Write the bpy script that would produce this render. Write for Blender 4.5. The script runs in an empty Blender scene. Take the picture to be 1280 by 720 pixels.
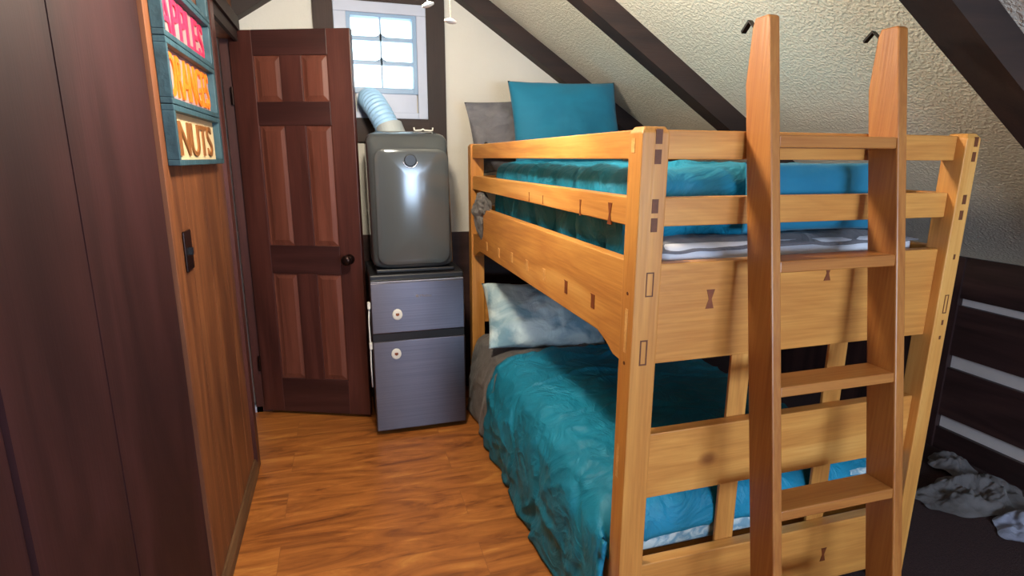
import bpy, bmesh, math, random
from mathutils import Vector, Matrix, noise
random.seed(7)
sc = bpy.context.scene
COL = sc.collection
PI = math.pi

# ------------------------------------------------------------------ camera
cam_d = bpy.data.cameras.new('camera'); cam = bpy.data.objects.new('camera', cam_d); COL.objects.link(cam)
F, YAW, PIT, ROLL = 706.64, .29193, .22562, -.00461
fwd = Vector((math.sin(YAW)*math.cos(PIT), math.cos(YAW)*math.cos(PIT), -math.sin(PIT)))
rt = Vector((math.cos(YAW), -math.sin(YAW), 0)); dn = fwd.cross(rt)
r2 = math.cos(ROLL)*rt + math.sin(ROLL)*dn; d2 = -math.sin(ROLL)*rt + math.cos(ROLL)*dn
m = Matrix.Identity(4)
for i in range(3):
    m[i][0] = r2[i]; m[i][1] = -d2[i]; m[i][2] = -fwd[i]
m.translation = (0, 0, 1.5)
cam.matrix_world = m
cam_d.sensor_width = 36; cam_d.lens = F*36/1280; cam_d.clip_start = .02
sc.camera = cam

# ------------------------------------------------------------------ world, light, exposure
w = bpy.data.worlds.new('sky'); sc.world = w; w.use_nodes = True
bg = w.node_tree.nodes['Background']; bg.inputs[0].default_value = (.72, .93, 1, 1); bg.inputs[1].default_value = 3.2
sc.view_settings.view_transform = 'Standard'; sc.view_settings.look = 'None'
sc.view_settings.gamma = 1; sc.view_settings.use_curve_mapping = False
sc.view_settings.exposure = 0.45
LAMP_POS = (.17, 1.76, 2.15); LAMP_STRENGTH = 240
def area(name, loc, rot, sx, sy, power, col):
    d = bpy.data.lights.new(name, 'AREA'); d.shape = 'RECTANGLE'; d.size = sx; d.size_y = sy; d.energy = power; d.color = col
    o = bpy.data.objects.new(name, d); COL.objects.link(o); o.location = loc; o.rotation_euler = rot
    return o
area('daylight_rear_window', (1.15, -1.66, 1.32), (math.radians(90), 0, 0), 1.25, .68, 54, (.60, .75, 1.0))

# ------------------------------------------------------------------ helpers
def props(o, label=None, cat=None, group=None, kind=None):
    if label: o['label'] = label
    if cat: o['category'] = cat
    if group: o['group'] = group
    if kind: o['kind'] = kind
    return o
ORI = {}
def root(name, loc, label, cat, group=None, kind=None, rz=0):
    o = bpy.data.objects.new(name, None); COL.objects.link(o); o.location = loc; o.rotation_euler = (0, 0, rz)
    o.empty_display_size = .1
    ORI[o] = Vector(loc)
    return props(o, label, cat, group, kind)
def obj(name, bm, mat, parent=None, smooth=False, local=False, bevel=0, auto=None):
    """one mesh object; bmesh is in world coordinates unless local"""
    if not local:
        if parent is not None: off = ORI[parent]
        else:
            cs = [v.co for v in bm.verts]
            off = Vector(((min(c.x for c in cs)+max(c.x for c in cs))/2, (min(c.y for c in cs)+max(c.y for c in cs))/2, min(c.z for c in cs)))
        bmesh.ops.translate(bm, verts=bm.verts, vec=-off)
    me = bpy.data.meshes.new(name)
    bmesh.ops.recalc_face_normals(bm, faces=bm.faces)
    bm.to_mesh(me); bm.free()
    for p in me.polygons: p.use_smooth = smooth
    for mt in (mat if isinstance(mat, (list, tuple)) else [mat]): me.materials.append(mt)
    o = bpy.data.objects.new(name, me); COL.objects.link(o)
    if parent is not None: o.parent = parent
    if not local:
        if parent is None: o.location = off
        ORI[o] = off
    else: ORI[o] = Vector((0, 0, 0))
    if bevel:
        b = o.modifiers.new('bevel', 'BEVEL'); b.width = bevel; b.segments = 2; b.limit_method = 'ANGLE'
    return o
def box(bm, x0, x1, y0, y1, z0, z1):
    vs = [bm.verts.new((x, y, z)) for x in (x0, x1) for y in (y0, y1) for z in (z0, z1)]
    for f in ((0,1,3,2),(4,6,7,5),(0,4,5,1),(2,3,7,6),(0,2,6,4),(1,5,7,3)): bm.faces.new([vs[i] for i in f])
    return vs
def B(*a):
    bm = bmesh.new(); box(bm, *a); return bm
def prism(bm, pts, axis, a, b):
    """extrude a 2D outline along axis ('x': pts are (y,z); 'y': pts are (x,z); 'z': pts are (x,y))"""
    def P(p, t): return (t, p[0], p[1]) if axis == 'x' else (p[0], t, p[1]) if axis == 'y' else (p[0], p[1], t)
    A = [bm.verts.new(P(p, a)) for p in pts]; Bv = [bm.verts.new(P(p, b)) for p in pts]
    bm.faces.new(A); bm.faces.new(Bv[::-1])
    n = len(pts)
    for i in range(n): bm.faces.new((A[i], Bv[i], Bv[(i+1) % n], A[(i+1) % n]))
def PR(pts, axis, a, b):
    bm = bmesh.new(); prism(bm, pts, axis, a, b); return bm
def tube(bm, path, rad, n=12, cap=True):
    """tube along a path; rad a number or a list"""
    path = [Vector(p) for p in path]; rings = []
    up = Vector((0, 0, 1))
    prev = None
    for i, p in enumerate(path):
        t = (path[min(i+1, len(path)-1)] - path[max(i-1, 0)]).normalized()
        if prev is None:
            a = t.cross(up if abs(t.z) < .95 else Vector((1, 0, 0))).normalized()
        else:
            a = (prev - t*prev.dot(t)).normalized()
        prev = a; b = t.cross(a)
        r = rad[i] if isinstance(rad, (list, tuple)) else rad
        rings.append([bm.verts.new(p + (a*math.cos(2*PI*k/n) + b*math.sin(2*PI*k/n))*r) for k in range(n)])
    for i in range(len(rings)-1):
        for k in range(n): bm.faces.new((rings[i][k], rings[i][(k+1) % n], rings[i+1][(k+1) % n], rings[i+1][k]))
    if cap: bm.faces.new(rings[0][::-1]); bm.faces.new(rings[-1])
def lathe(bm, prof, c, axis='z', n=24):
    """prof: (radius, height) list"""
    rings = []
    for r, h in prof:
        ring = []
        for k in range(n):
            u, v = math.cos(2*PI*k/n)*r, math.sin(2*PI*k/n)*r
            if axis == 'z': q = (c[0]+u, c[1]+v, c[2]+h)
            elif axis == 'y': q = (c[0]+u, c[1]+h, c[2]+v)
            else: q = (c[0]+h, c[1]+u, c[2]+v)
            ring.append(bm.verts.new(q))
        rings.append(ring)
    for i in range(len(rings)-1):
        for k in range(n): bm.faces.new((rings[i][k], rings[i][(k+1) % n], rings[i+1][(k+1) % n], rings[i+1][k]))
    bm.faces.new(rings[0][::-1]); bm.faces.new(rings[-1])
def nz(x, y, z=0): return noise.noise(Vector((x, y, z)))
def fbm(x, y, z=0, o=4): return noise.fractal(Vector((x, y, z)), 1.0, 2.0, o)
def smooth(a, b, x):
    t = max(0, min(1, (x-a)/(b-a))); return t*t*(3-2*t)
def grid(fn, nu, nv, closed_u=False):
    bm = bmesh.new()
    V = [[bm.verts.new(fn(i/nu, j/nv)) for j in range(nv+1)] for i in range(nu + (0 if closed_u else 1))]
    n = len(V)
    for i in range(nu):
        for j in range(nv):
            bm.faces.new((V[i][j], V[(i+1) % n][j], V[(i+1) % n][j+1], V[i][j+1]))
    return bm
def solid(o, t, off=-1, sub=0):
    s = o.modifiers.new('solid', 'SOLIDIFY'); s.thickness = t; s.offset = off
    if sub:
        q = o.modifiers.new('sub', 'SUBSURF'); q.levels = sub; q.render_levels = sub
    return o

# ------------------------------------------------------------------ materials
def srgb(h):
    h = h.lstrip('#'); c = [int(h[i:i+2], 16)/255 for i in (0, 2, 4)]
    return tuple((x/12.92 if x <= .04045 else ((x+.055)/1.055)**2.4) for x in c) + (1,)
def newmat(name):
    mt = bpy.data.materials.new(name); mt.use_nodes = True
    nt = mt.node_tree; return mt, nt, nt.nodes['Principled BSDF']
def N(nt, t, **k):
    n = nt.nodes.new(t)
    for a, v in k.items(): setattr(n, a, v)
    return n
def ramp(nt, stops):
    r = N(nt, 'ShaderNodeValToRGB'); e = r.color_ramp.elements
    while len(e) < len(stops): e.new(.5)
    for i, (p, c) in enumerate(stops): e[i].position = p; e[i].color = c
    return r
def coords(nt, scale, rand=True):
    tc = N(nt, 'ShaderNodeTexCoord'); mp = N(nt, 'ShaderNodeMapping'); mp.inputs['Scale'].default_value = scale
    if rand:
        oi = N(nt, 'ShaderNodeObjectInfo'); mu = N(nt, 'ShaderNodeVectorMath', operation='MULTIPLY_ADD')
        cx = N(nt, 'ShaderNodeCombineXYZ')
        for i in range(3): nt.links.new(oi.outputs['Random'], cx.inputs[i])
        mu.inputs[1].default_value = (7.3, 5.1, 9.7)
        nt.links.new(cx.outputs[0], mu.inputs[0]); nt.links.new(tc.outputs['Object'], mu.inputs[2])
        nt.links.new(mu.outputs[0], mp.inputs[0])
    else: nt.links.new(tc.outputs['Object'], mp.inputs[0])
    return mp
def wood(name, dark, mid, light, axis='z', rough=.45, stretch=12, knots=0, bump=.08, fine=.5, coat=0, rings=3.2):
    mt, nt, bs = newmat(name); L = nt.links.new
    ax = 'xyz'.index(axis)
    s = [stretch]*3; s[ax] = .9
    mp = coords(nt, s)
    n1 = N(nt, 'ShaderNodeTexNoise'); n1.inputs['Scale'].default_value = 1; n1.inputs['Detail'].default_value = 5; n1.inputs['Distortion'].default_value = 1.2
    L(mp.outputs[0], n1.inputs['Vector'])
    # ring like bands
    mth = N(nt, 'ShaderNodeMath', operation='MULTIPLY'); mth.inputs[1].default_value = rings
    L(n1.outputs['Fac'], mth.inputs[0])
    pp = N(nt, 'ShaderNodeMath', operation='PINGPONG'); pp.inputs[1].default_value = 1; L(mth.outputs[0], pp.inputs[0])
    s2 = [150]*3; s2[ax] = 5
    mp2 = coords(nt, s2); n2 = N(nt, 'ShaderNodeTexNoise'); n2.inputs['Scale'].default_value = 1; n2.inputs['Detail'].default_value = 3
    L(mp2.outputs[0], n2.inputs['Vector'])
    mx = N(nt, 'ShaderNodeMix'); mx.data_type = 'FLOAT'; mx.inputs[0].default_value = fine
    L(pp.outputs[0], mx.inputs[2]); L(n2.outputs['Fac'], mx.inputs[3])
    r = ramp(nt, [(.18, srgb(dark)), (.5, srgb(mid)), (.85, srgb(light))]); L(mx.outputs[0], r.inputs[0])
    out = r.outputs[0]
    if knots:
        s3 = [3.4]*3; s3[ax] = 2.2
        mp3 = coords(nt, s3); vo = N(nt, 'ShaderNodeTexVoronoi'); vo.inputs['Scale'].default_value = 1; L(mp3.outputs[0], vo.inputs['Vector'])
        kr = ramp(nt, [(.03, (1,1,1,1)), (.09, (0,0,0,1))]); L(vo.outputs['Distance'], kr.inputs[0])
        km = N(nt, 'ShaderNodeMix'); km.data_type = 'RGBA'; km.inputs[7].default_value = srgb(knots)
        mm = N(nt, 'ShaderNodeMath', operation='MULTIPLY'); mm.inputs[1].default_value = .75; L(kr.outputs[0], mm.inputs[0])
        L(mm.outputs[0], km.inputs[0]); L(out, km.inputs[6]); out = km.outputs[2]
    L(out, bs.inputs['Base Color'])
    bs.inputs['Roughness'].default_value = rough
    if coat: bs.inputs['Coat Weight'].default_value = coat; bs.inputs['Coat Roughness'].default_value = .25
    bp = N(nt, 'ShaderNodeBump'); bp.inputs['Strength'].default_value = bump; bp.inputs['Distance'].default_value = .01
    L(n2.outputs['Fac'], bp.inputs['Height']); L(bp.outputs[0], bs.inputs['Normal'])
    return mt
def plain(name, col, rough=.5, metal=0, var=.08, scale=6, bump=0, bscale=40, emit=0, coat=0, sheen=0):
    mt, nt, bs = newmat(name); L = nt.links.new
    mp = coords(nt, (scale,)*3)
    n1 = N(nt, 'ShaderNodeTexNoise'); n1.inputs['Scale'].default_value = 1; n1.inputs['Detail'].default_value = 5
    L(mp.outputs[0], n1.inputs['Vector'])
    c = srgb(col)
    r = ramp(nt, [(.3, tuple(x*(1-var) for x in c[:3])+(1,)), (.7, tuple(min(1, x*(1+var)) for x in c[:3])+(1,))])
    L(n1.outputs['Fac'], r.inputs[0]); L(r.outputs[0], bs.inputs['Base Color'])
    bs.inputs['Roughness'].default_value = rough; bs.inputs['Metallic'].default_value = metal
    if coat: bs.inputs['Coat Weight'].default_value = coat
    if sheen: bs.inputs['Sheen Weight'].default_value = sheen
    if emit: bs.inputs['Emission Color'].default_value = c; bs.inputs['Emission Strength'].default_value = emit
    if bump:
        mp2 = coords(nt, (bscale,)*3); n2 = N(nt, 'ShaderNodeTexNoise'); n2.inputs['Scale'].default_value = 1; n2.inputs['Detail'].default_value = 4
        L(mp2.outputs[0], n2.inputs['Vector'])
        bp = N(nt, 'ShaderNodeBump'); bp.inputs['Strength'].default_value = bump; bp.inputs['Distance'].default_value = .02
        L(n2.outputs['Fac'], bp.inputs['Height']); L(bp.outputs[0], bs.inputs['Normal'])
    return mt
def stucco(name, col, strength=.6):
    mt, nt, bs = newmat(name); L = nt.links.new
    mp = coords(nt, (1, 1, 1), rand=False)
    n1 = N(nt, 'ShaderNodeTexNoise'); n1.inputs['Scale'].default_value = 90; n1.inputs['Detail'].default_value = 3; n1.inputs['Distortion'].default_value = .15
    L(mp.outputs[0], n1.inputs['Vector'])
    r = ramp(nt, [(.42, (0,0,0,1)), (.62, (1,1,1,1))]); L(n1.outputs['Fac'], r.inputs[0])
    n3 = N(nt, 'ShaderNodeTexNoise'); n3.inputs['Scale'].default_value = 3; n3.inputs['Detail'].default_value = 4; L(mp.outputs[0], n3.inputs['Vector'])
    c = srgb(col); r3 = ramp(nt, [(.3, tuple(x*.93 for x in c[:3])+(1,)), (.7, c)]); L(n3.outputs['Fac'], r3.inputs[0])
    L(r3.outputs[0], bs.inputs['Base Color']); bs.inputs['Roughness'].default_value = .9
    bp = N(nt, 'ShaderNodeBump'); bp.inputs['Strength'].default_value = strength; bp.inputs['Distance'].default_value = .004
    L(r.outputs[0], bp.inputs['Height']); L(bp.outputs[0], bs.inputs['Normal'])
    return mt
def fabric(name, col, col2, rough=.8, scale=5, bump=.4, bscale=9, sheen=.15, contrast=(.35, .65)):
    mt, nt, bs = newmat(name); L = nt.links.new
    mp = coords(nt, (1, 1, 1))
    n1 = N(nt, 'ShaderNodeTexNoise'); n1.inputs['Scale'].default_value = scale; n1.inputs['Detail'].default_value = 5; n1.inputs['Distortion'].default_value = .8
    L(mp.outputs[0], n1.inputs['Vector'])
    r = ramp(nt, [(contrast[0], srgb(col)), (contrast[1], srgb(col2))]); L(n1.outputs['Fac'], r.inputs[0]); L(r.outputs[0], bs.inputs['Base Color'])
    bs.inputs['Roughness'].default_value = rough; bs.inputs['Sheen Weight'].default_value = sheen
    n2 = N(nt, 'ShaderNodeTexNoise'); n2.inputs['Scale'].default_value = bscale; n2.inputs['Detail'].default_value = 5; n2.inputs['Distortion'].default_value = 1.5
    L(mp.outputs[0], n2.inputs['Vector'])
    rr = ramp(nt, [(.35, (0,0,0,1)), (.5, (1,1,1,1)), (.65, (.2,.2,.2,1))]); L(n2.outputs['Fac'], rr.inputs[0])
    bp = N(nt, 'ShaderNodeBump'); bp.inputs['Strength'].default_value = bump; bp.inputs['Distance'].default_value = .008
    L(rr.outputs[0], bp.inputs['Height']); L(bp.outputs[0], bs.inputs['Normal'])
    return mt

M = {}
for a in 'xyz':
    M['pine_'+a] = wood('pine_'+a, '#BE7C3A', '#D6964A', '#E6AE60', a, .42, 7, '#8A4E28', .06, .5, .1, 3.6)
    M['oak_'+a] = wood('oak_'+a, '#864E22', '#A0622C', '#B4783A', a, .42, 14, 0, .08, .6, .1, 2.5)
    M['dark_'+a] = wood('dark_'+a, '#2A1A18', '#3A2524', '#48302C', a, .5, 8, 0, .06, .4)
    M['beam_'+a] = wood('beam_'+a, '#231511', '#2E1D17', '#38241D', a, .65, 7, 0, .1, .4)
M['mahogany'] = wood('mahogany', '#3E1F1A', '#4E2822', '#5C322A', 'z', .4, 9, 0, .05, .5)
M['mahogany_x'] = wood('mahogany_x', '#341A18', '#3E201D', '#482724', 'x', .4, 9, 0, .05, .5)
M['panel_wood'] = wood('panel_wood', '#5E3226', '#703E30', '#7E4A3A', 'z', .4, 11, 0, .05, .5)
M['wall_wood'] = wood('wall_wood', '#54301F', '#754629', '#965E38', 'z', .45, 9, 0, .06, .55)
M['wall_edge'] = wood('wall_edge', '#6A3E28', '#7E4E34', '#94603F', 'z', .5, 12, 0, .06, .4)
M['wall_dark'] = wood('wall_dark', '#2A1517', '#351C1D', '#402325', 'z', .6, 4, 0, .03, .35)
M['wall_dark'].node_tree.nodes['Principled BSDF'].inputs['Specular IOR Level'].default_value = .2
M['base_wood'] = wood('base_wood', '#4A3426', '#66492F', '#7E5E40', 'y', .5, 14, 0, .05, .5)
M['inlay'] = plain('inlay', '#80421F', .5, var=.2, scale=60)
M['inlay_dark'] = plain('inlay_dark', '#6A3A1C', .6, var=.2, scale=60)  # dark brown of the tenon ends, joint outlines and peg holes
M['inlay_light'] = wood('inlay_light', '#CF9550', '#E2AC66', '#EFC382', 'x', .45, 30)
M['wall_white'] = stucco('wall_white', '#DEDAD0', .15)
M['stucco'] = stucco('stucco_ceiling', '#E9E3D2', .6)
M['grey_wall'] = plain('grey_wall', '#D6CCC8', .8)
M['white_paint'] = plain('white_paint', '#B6BED2', .35, var=.04)
M['sash'] = plain('sash_paint', '#86A4C4', .4, var=.03)
M['rug'] = plain('rug', '#3B2625', .95, var=.25, scale=120, bump=.5, bscale=200)
M['teal'] = fabric('teal_cotton', '#08728F', '#118BAE', .6, 3, .6, 6, .0)
M['teal_pillow'] = fabric('teal_pillow', '#07698A', '#0C789A', .75, 3, .12, 5, .1)
M['grey_cloth'] = fabric('grey_cloth', '#5A5655', '#716D69', .8, 6, .3, 8, .15)
M['grey_sheet'] = fabric('grey_sheet', '#62626A', '#7A787C', .8, 6, .7, 5, .1)
M['tiedye'] = fabric('tiedye', '#7FA6B8', '#D6EAEC', .75, 6, .35, 8, .1, (.38, .6))
M['sheet_print'] = fabric('sheet_print', '#7FA6B8', '#CDD8D6', .75, 34, .1, 8, .1, (.42, .60))
M['mattress'] = fabric('mattress_white', '#C5C8D2', '#D9DADF', .8, 6, .1, 8)
M['cloth_greybrown'] = fabric('cloth_greybrown', '#5E5856', '#757070', .85, 5, .3, 8)  # plain grey-brown fabric of the two rear floor cloths
M['cloth_pale'] = fabric('cloth_pale', '#85879A', '#9C9FB0', .85, 5, .3, 8)
M['black'] = plain('black_plastic', '#15161B', .35, var=.1)
M['black_metal'] = plain('black_metal', '#1A1715', .4, .6)
M['bronze'] = plain('bronze', '#2A1A17', .28, .7)
M['ac_body'] = plain('ac_body', '#585D60', .14, .3, var=.06, scale=3, coat=0)
M['ac_top'] = plain('ac_top', '#5C6468', .3, .2, var=.06)
M['chrome'] = plain('chrome', '#A5AAB0', .15, .9)
M['steel_rim'] = plain('steel_rim', '#C9CBD2', .25, .8)
M['white_plastic'] = plain('white_plastic', '#E8E6DC', .35, var=.03)
M['hose'] = plain('hose', '#A2CDF2', .35, var=.05)
M['hose_collar'] = plain('hose_collar', '#A8B0B2', .4)
M['cord'] = plain('cord', '#E6DEC2', .4, .2)
M['letter_pink'] = plain('letter_pink', '#CC2C58', .5)
M['letter_orange'] = plain('letter_orange', '#F27A14', .5)
M['letter_brown'] = plain('letter_brown', '#8A5628', .5)
M['crate_teal'] = plain('crate_teal', '#30505C', .55, var=.25, scale=18, bump=.15)
M['board_pink'] = plain('board_pink', '#B58E8E', .6, var=.12, scale=12)
M['board_cream'] = plain('board_cream', '#DCC39A', .6, var=.1, scale=12)
# brushed steel for the fridge doors
mt, nt, bs = newmat('brushed_steel'); mp = coords(nt, (2, 2, 300)); n1 = N(nt, 'ShaderNodeTexNoise'); n1.inputs['Scale'].default_value = 1; n1.inputs['Detail'].default_value = 3
nt.links.new(mp.outputs[0], n1.inputs['Vector']); r = ramp(nt, [(.3, srgb('#55535C')), (.7, srgb('#625F68'))]); nt.links.new(n1.outputs['Fac'], r.inputs[0]); nt.links.new(r.outputs[0], bs.inputs['Base Color'])
bs.inputs['Metallic'].default_value = .9; bs.inputs['Roughness'].default_value = .34; bs.inputs['Anisotropic'].default_value = .9; bs.inputs['Anisotropic Rotation'].default_value = .25; M['steel'] = mt
# glass
mt, nt, bs = newmat('window_glass'); bs.inputs['Base Color'].default_value = (.95, .98, 1, 1); bs.inputs['Roughness'].default_value = .02
bs.inputs['Transmission Weight'].default_value = 1; bs.inputs['IOR'].default_value = 1.1; M['glass'] = mt
# lamp globe
mt, nt, bs = newmat('lamp_globe'); bs.inputs['Base Color'].default_value = (1, .9, .7, 1); bs.inputs['Emission Color'].default_value = (1, .88, .70, 1); bs.inputs['Emission Strength'].default_value = LAMP_STRENGTH; M['globe'] = mt
# laminate floor: long boards along X with warm streaks
mt, nt, bs = newmat('laminate_floor'); L = nt.links.new
mp = coords(nt, (1, 1, 1), rand=False)
br = N(nt, 'ShaderNodeTexBrick'); br.offset = .37; br.inputs['Scale'].default_value = 1; br.inputs['Brick Width'].default_value = 1.2; br.inputs['Row Height'].default_value = .19
br.inputs['Mortar Size'].default_value = .0012; br.inputs['Color1'].default_value = (.2, .2, .2, 1); br.inputs['Color2'].default_value = (.8, .8, .8, 1); br.inputs['Mortar'].default_value = (.3, .3, .3, 1)
L(mp.outputs[0], br.inputs['Vector'])
sep = N(nt, 'ShaderNodeVectorMath', operation='MULTIPLY_ADD'); sep.inputs[1].default_value = (13, 9, 5); L(br.outputs['Color'], sep.inputs[0])
sc1 = N(nt, 'ShaderNodeVectorMath', operation='MULTIPLY'); sc1.inputs[1].default_value = (2.2, 11, 1); L(mp.outputs[0], sc1.inputs[0]); L(sc1.outputs[0], sep.inputs[2])
n1 = N(nt, 'ShaderNodeTexNoise'); n1.inputs['Scale'].default_value = 1; n1.inputs['Detail'].default_value = 7; n1.inputs['Roughness'].default_value = .62; n1.inputs['Distortion'].default_value = 1.6
L(sep.outputs[0], n1.inputs['Vector'])
r = ramp(nt, [(.28, srgb('#6E3C1A')), (.44, srgb('#9A5A28')), (.58, srgb('#B46E32')), (.75, srgb('#CC8C44'))]); L(n1.outputs['Fac'], r.inputs[0])
mort = N(nt, 'ShaderNodeMix'); mort.data_type = 'RGBA'; mort.inputs[7].default_value = srgb('#93592E'); L(br.outputs['Fac'], mort.inputs[0]); L(r.outputs[0], mort.inputs[6])
L(mort.outputs[2], bs.inputs['Base Color']); bs.inputs['Roughness'].default_value = .42
bp = N(nt, 'ShaderNodeBump'); bp.inputs['Strength'].default_value = .08; bp.inputs['Distance'].default_value = .004; L(n1.outputs['Fac'], bp.inputs['Height']); L(bp.outputs[0], bs.inputs['Normal'])
M['floor'] = mt

# ------------------------------------------------------------------ setting
XL, XR, YB, YF = -.48, 2.98, 3.52, -1.55
CS, CR, SL, RIDGE = 2.962, 2.847, .65, .262     # slope plane z = CS-.65x right, mirrored about the ridge
def zr(x, c=CS): return c - SL*x if x > RIDGE else c - SL*(2*RIDGE - x)
S = lambda name, bm, mat, parent=None, **k: props(obj(name, bm, mat, parent, **k), kind='structure')
S('floor', B(-1.3, XR+.1, YF-.1, YB+.1, -.06, 0), M['floor'])
# ceiling: right slope and left slope, 6 cm thick
S('ceiling', PR([(XR+.15, zr(XR+.15)), (RIDGE, zr(RIDGE)), (-1.4, zr(-1.4)), (-1.4, zr(-1.4)+.08), (RIDGE, zr(RIDGE)+.09), (XR+.15, zr(XR+.15)+.08)], 'y', YF-.1, YB+.1), M['stucco'])
# back gable wall with the window opening
WX0, WX1, WZ0, WZ1 = .10, .452, 1.87, 2.28
zt = 2.86
bm = bmesh.new()
box(bm, -1.3, WX0, YB, YB+.1, 0, 2.30); box(bm, WX1, XR, YB, YB+.1, 0, 1.0)
prism(bm, [(WX1, 1.0), (XR, 1.0), (WX1, zr(WX1)+.03)], 'y', YB, YB+.1)
box(bm, WX0, WX1, YB, YB+.1, 0, WZ0); box(bm, WX0, WX1, YB, YB+.1, WZ1, 2.60)
prism(bm, [(-1.3, 2.30), (WX0, 2.30), (WX0, zr(WX0)+.03), (-.9, 2.32)], 'y', YB, YB+.1)
prism(bm, [(WX0, 2.6), (WX1, 2.6), (WX1, zr(WX1)+.03), (RIDGE, zr(RIDGE)+.03), (WX0, zr(WX0)+.03)], 'y', YB, YB+.1)
S('wall_back', bm, M['wall_white'])
# left wall: lit tawny panelling, a pale edge strip and dark boards towards the viewer
DY0, DY1, DZ = 2.83, 3.47, 2.10     # doorway in the left wall
bm = bmesh.new()
for i, (a, b) in enumerate(((1.879, 2.06), (2.065, 2.33), (2.335, 2.59), (2.595, DY0))):
    box(bm, XL-.08, XL, a, b, 0, 2.37)
box(bm, XL-.08, XL-.004, 1.87, DY0, 0, 2.37); box(bm, XL-.08, XL, DY0, YB, DZ, 2.37); box(bm, XL-.08, XL, DY1, YB, 0, DZ)
S('wall_left', bm, M['wall_wood'])
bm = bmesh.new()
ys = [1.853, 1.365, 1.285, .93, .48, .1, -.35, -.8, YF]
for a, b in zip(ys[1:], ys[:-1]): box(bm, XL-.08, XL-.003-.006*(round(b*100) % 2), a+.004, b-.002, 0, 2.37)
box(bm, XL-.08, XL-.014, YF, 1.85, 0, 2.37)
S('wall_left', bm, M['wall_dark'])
S('trim_1', B(XL-.03, XL+.002, 1.855, 1.877, 0, 2.34), M['wall_edge'])
# rear wall behind the camera with a window opening, and the low wall on the right
bm = bmesh.new()
box(bm, -1.3, .5, YF-.1, YF, 0, 2.46); box(bm, 1.8, XR, YF-.1, YF, 0, 1.8); box(bm, .5, 1.8, YF-.1, YF, 0, .95); box(bm, .5, 1.8, YF-.1, YF, 1.7, 2.66)
prism(bm, [(1.8, 1.8), (XR, 1.8), (1.8, 2.3)], 'y', YF-.1, YF); prism(bm, [(-.6, 2.3), (.5, 2.3), (.5, 2.6), (RIDGE, 2.8), (-.6, 2.5)], 'y', YF-.1, YF)
S('wall_front', bm, M['wall_white'])
S('wall_right', B(XR, XR+.08, YF, YB, 0, 1.06), M['grey_wall'])
fr = S('window_2', B(.46, .5, YF-.06, YF+.02, .91, 1.74), M['white_paint'])
bm = bmesh.new(); box(bm, 1.8, 1.84, YF-.06, YF+.02, .91, 1.74); box(bm, .5, 1.8, YF-.06, YF+.02, 1.70, 1.74); box(bm, .5, 1.8, YF-.06, YF+.02, .91, .95); box(bm, 1.13, 1.17, YF-.05, YF-.01, .95, 1.70)
S('window_frame', bm, M['white_paint'], fr)
# dark boards on the low right wall, light gaps between them
for i, (z0, z1) in enumerate(((.812+.012, 1.03), (.515+.01, .785), (.195, .455), (0, .125))):
    S('trim_%d' % (i+2), B(XR-.022, XR, YF, 2.0, z0, z1), M['dark_y'])
S('trim_6', B(XR-.035, XR, 2.0, YB-.02, 0, 1.03), M['dark_z'])
# hall seen past the door hinge
bm = bmesh.new(); box(bm, -1.3, -1.22, 2.3, YB, 0, 2.4); box(bm, -1.22, XL-.08, 2.3, 2.38, 0, 2.4); box(bm, -1.3, XL-.08, 2.3, YB, 2.4, 2.46)
S('wall_hall', bm, M['dark_z'])
# doorway casing
bm = bmesh.new(); box(bm, XL-.002, XL+.016, DY0-.085, DY0-.012, 0, 2.16); box(bm, XL-.08, XL+.008, DY0-.012, DY0+.012, 0, DZ)
S('trim_7', bm, M['mahogany'])
bm = bmesh.new(); box(bm, XL-.08, XL+.008, DY1-.01, DY1+.012, 0, DZ)
S('trim_8', bm, M['mahogany'])
S('trim_9', B(XL-.002, XL+.016, DY0-.012, YB, 2.085, 2.16), M['beam_y'])
S('baseboard_left', PR([(XL-.01, 0), (XL+.018, 0), (XL+.018, .045), (XL+.008, .07), (XL-.01, .07)], 'y', YF, DY0-.09), M['base_wood'])
S('trim_10', B(-.62, -.525, 3.46, 3.50, 0, .035), M['white_paint'])
# back wall: wainscot, timber posts, header and sill beam
S('trim_11', B(.64, XR, YB-.018, YB+.001, 0, 1.045), M['dark_x'])
S('trim_12', B(XL, -.085, YB-.018, YB+.001, 0, 1.045), M['dark_x'])
S('trim_13', B(-.088, .016, YB-.03, YB+.001, 0, 2.46), M['beam_z'])
S('trim_14', B(.527, .634, YB-.03, YB+.001, 0, 2.46), M['beam_z'])
S('trim_15', B(.016, .527, YB-.028, YB+.001, 1.59, 1.722), M['beam_x'])
S('trim_16', B(.016, .527, YB-.028, YB+.001, 2.345, 2.46), M['beam_x'])
S('trim_17', B(.016, .527, YB-.018, YB+.001, 0, 1.045), M['dark_x'])
# rafters
def rafter(y0, y1, left=False):
    bm = bmesh.new(); e = CS-CR
    if not left: prism(bm, [(XR, zr(XR)+.02), (XR, zr(XR)-e), (RIDGE, zr(RIDGE)-e), (RIDGE, zr(RIDGE)+.02)], 'y', y0, y1)
    else: prism(bm, [(XL, zr(XL)+.02), (XL, zr(XL)-e), (RIDGE, zr(RIDGE)-e), (RIDGE, zr(RIDGE)+.02)], 'y', y0, y1)
    return bm
for i, (a, b) in enumerate(((YB-.09, YB), (2.457, 2.556), (1.147, 1.262), (-.15, -.05), (-1.2, -1.1))):
    S('trim_%d' % (20+2*i), rafter(a, b), M['beam_x']); S('trim_%d' % (21+2*i), rafter(a, b, True), M['beam_x'])
S('trim_18', B(XL, XL+.03, -1.5, YB-.09, 2.135, 2.2), M['beam_y'])
S('floor', B(1.60, XR-.03, YF+.02, YB-.03, 0, .012), M['rug'])

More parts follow.
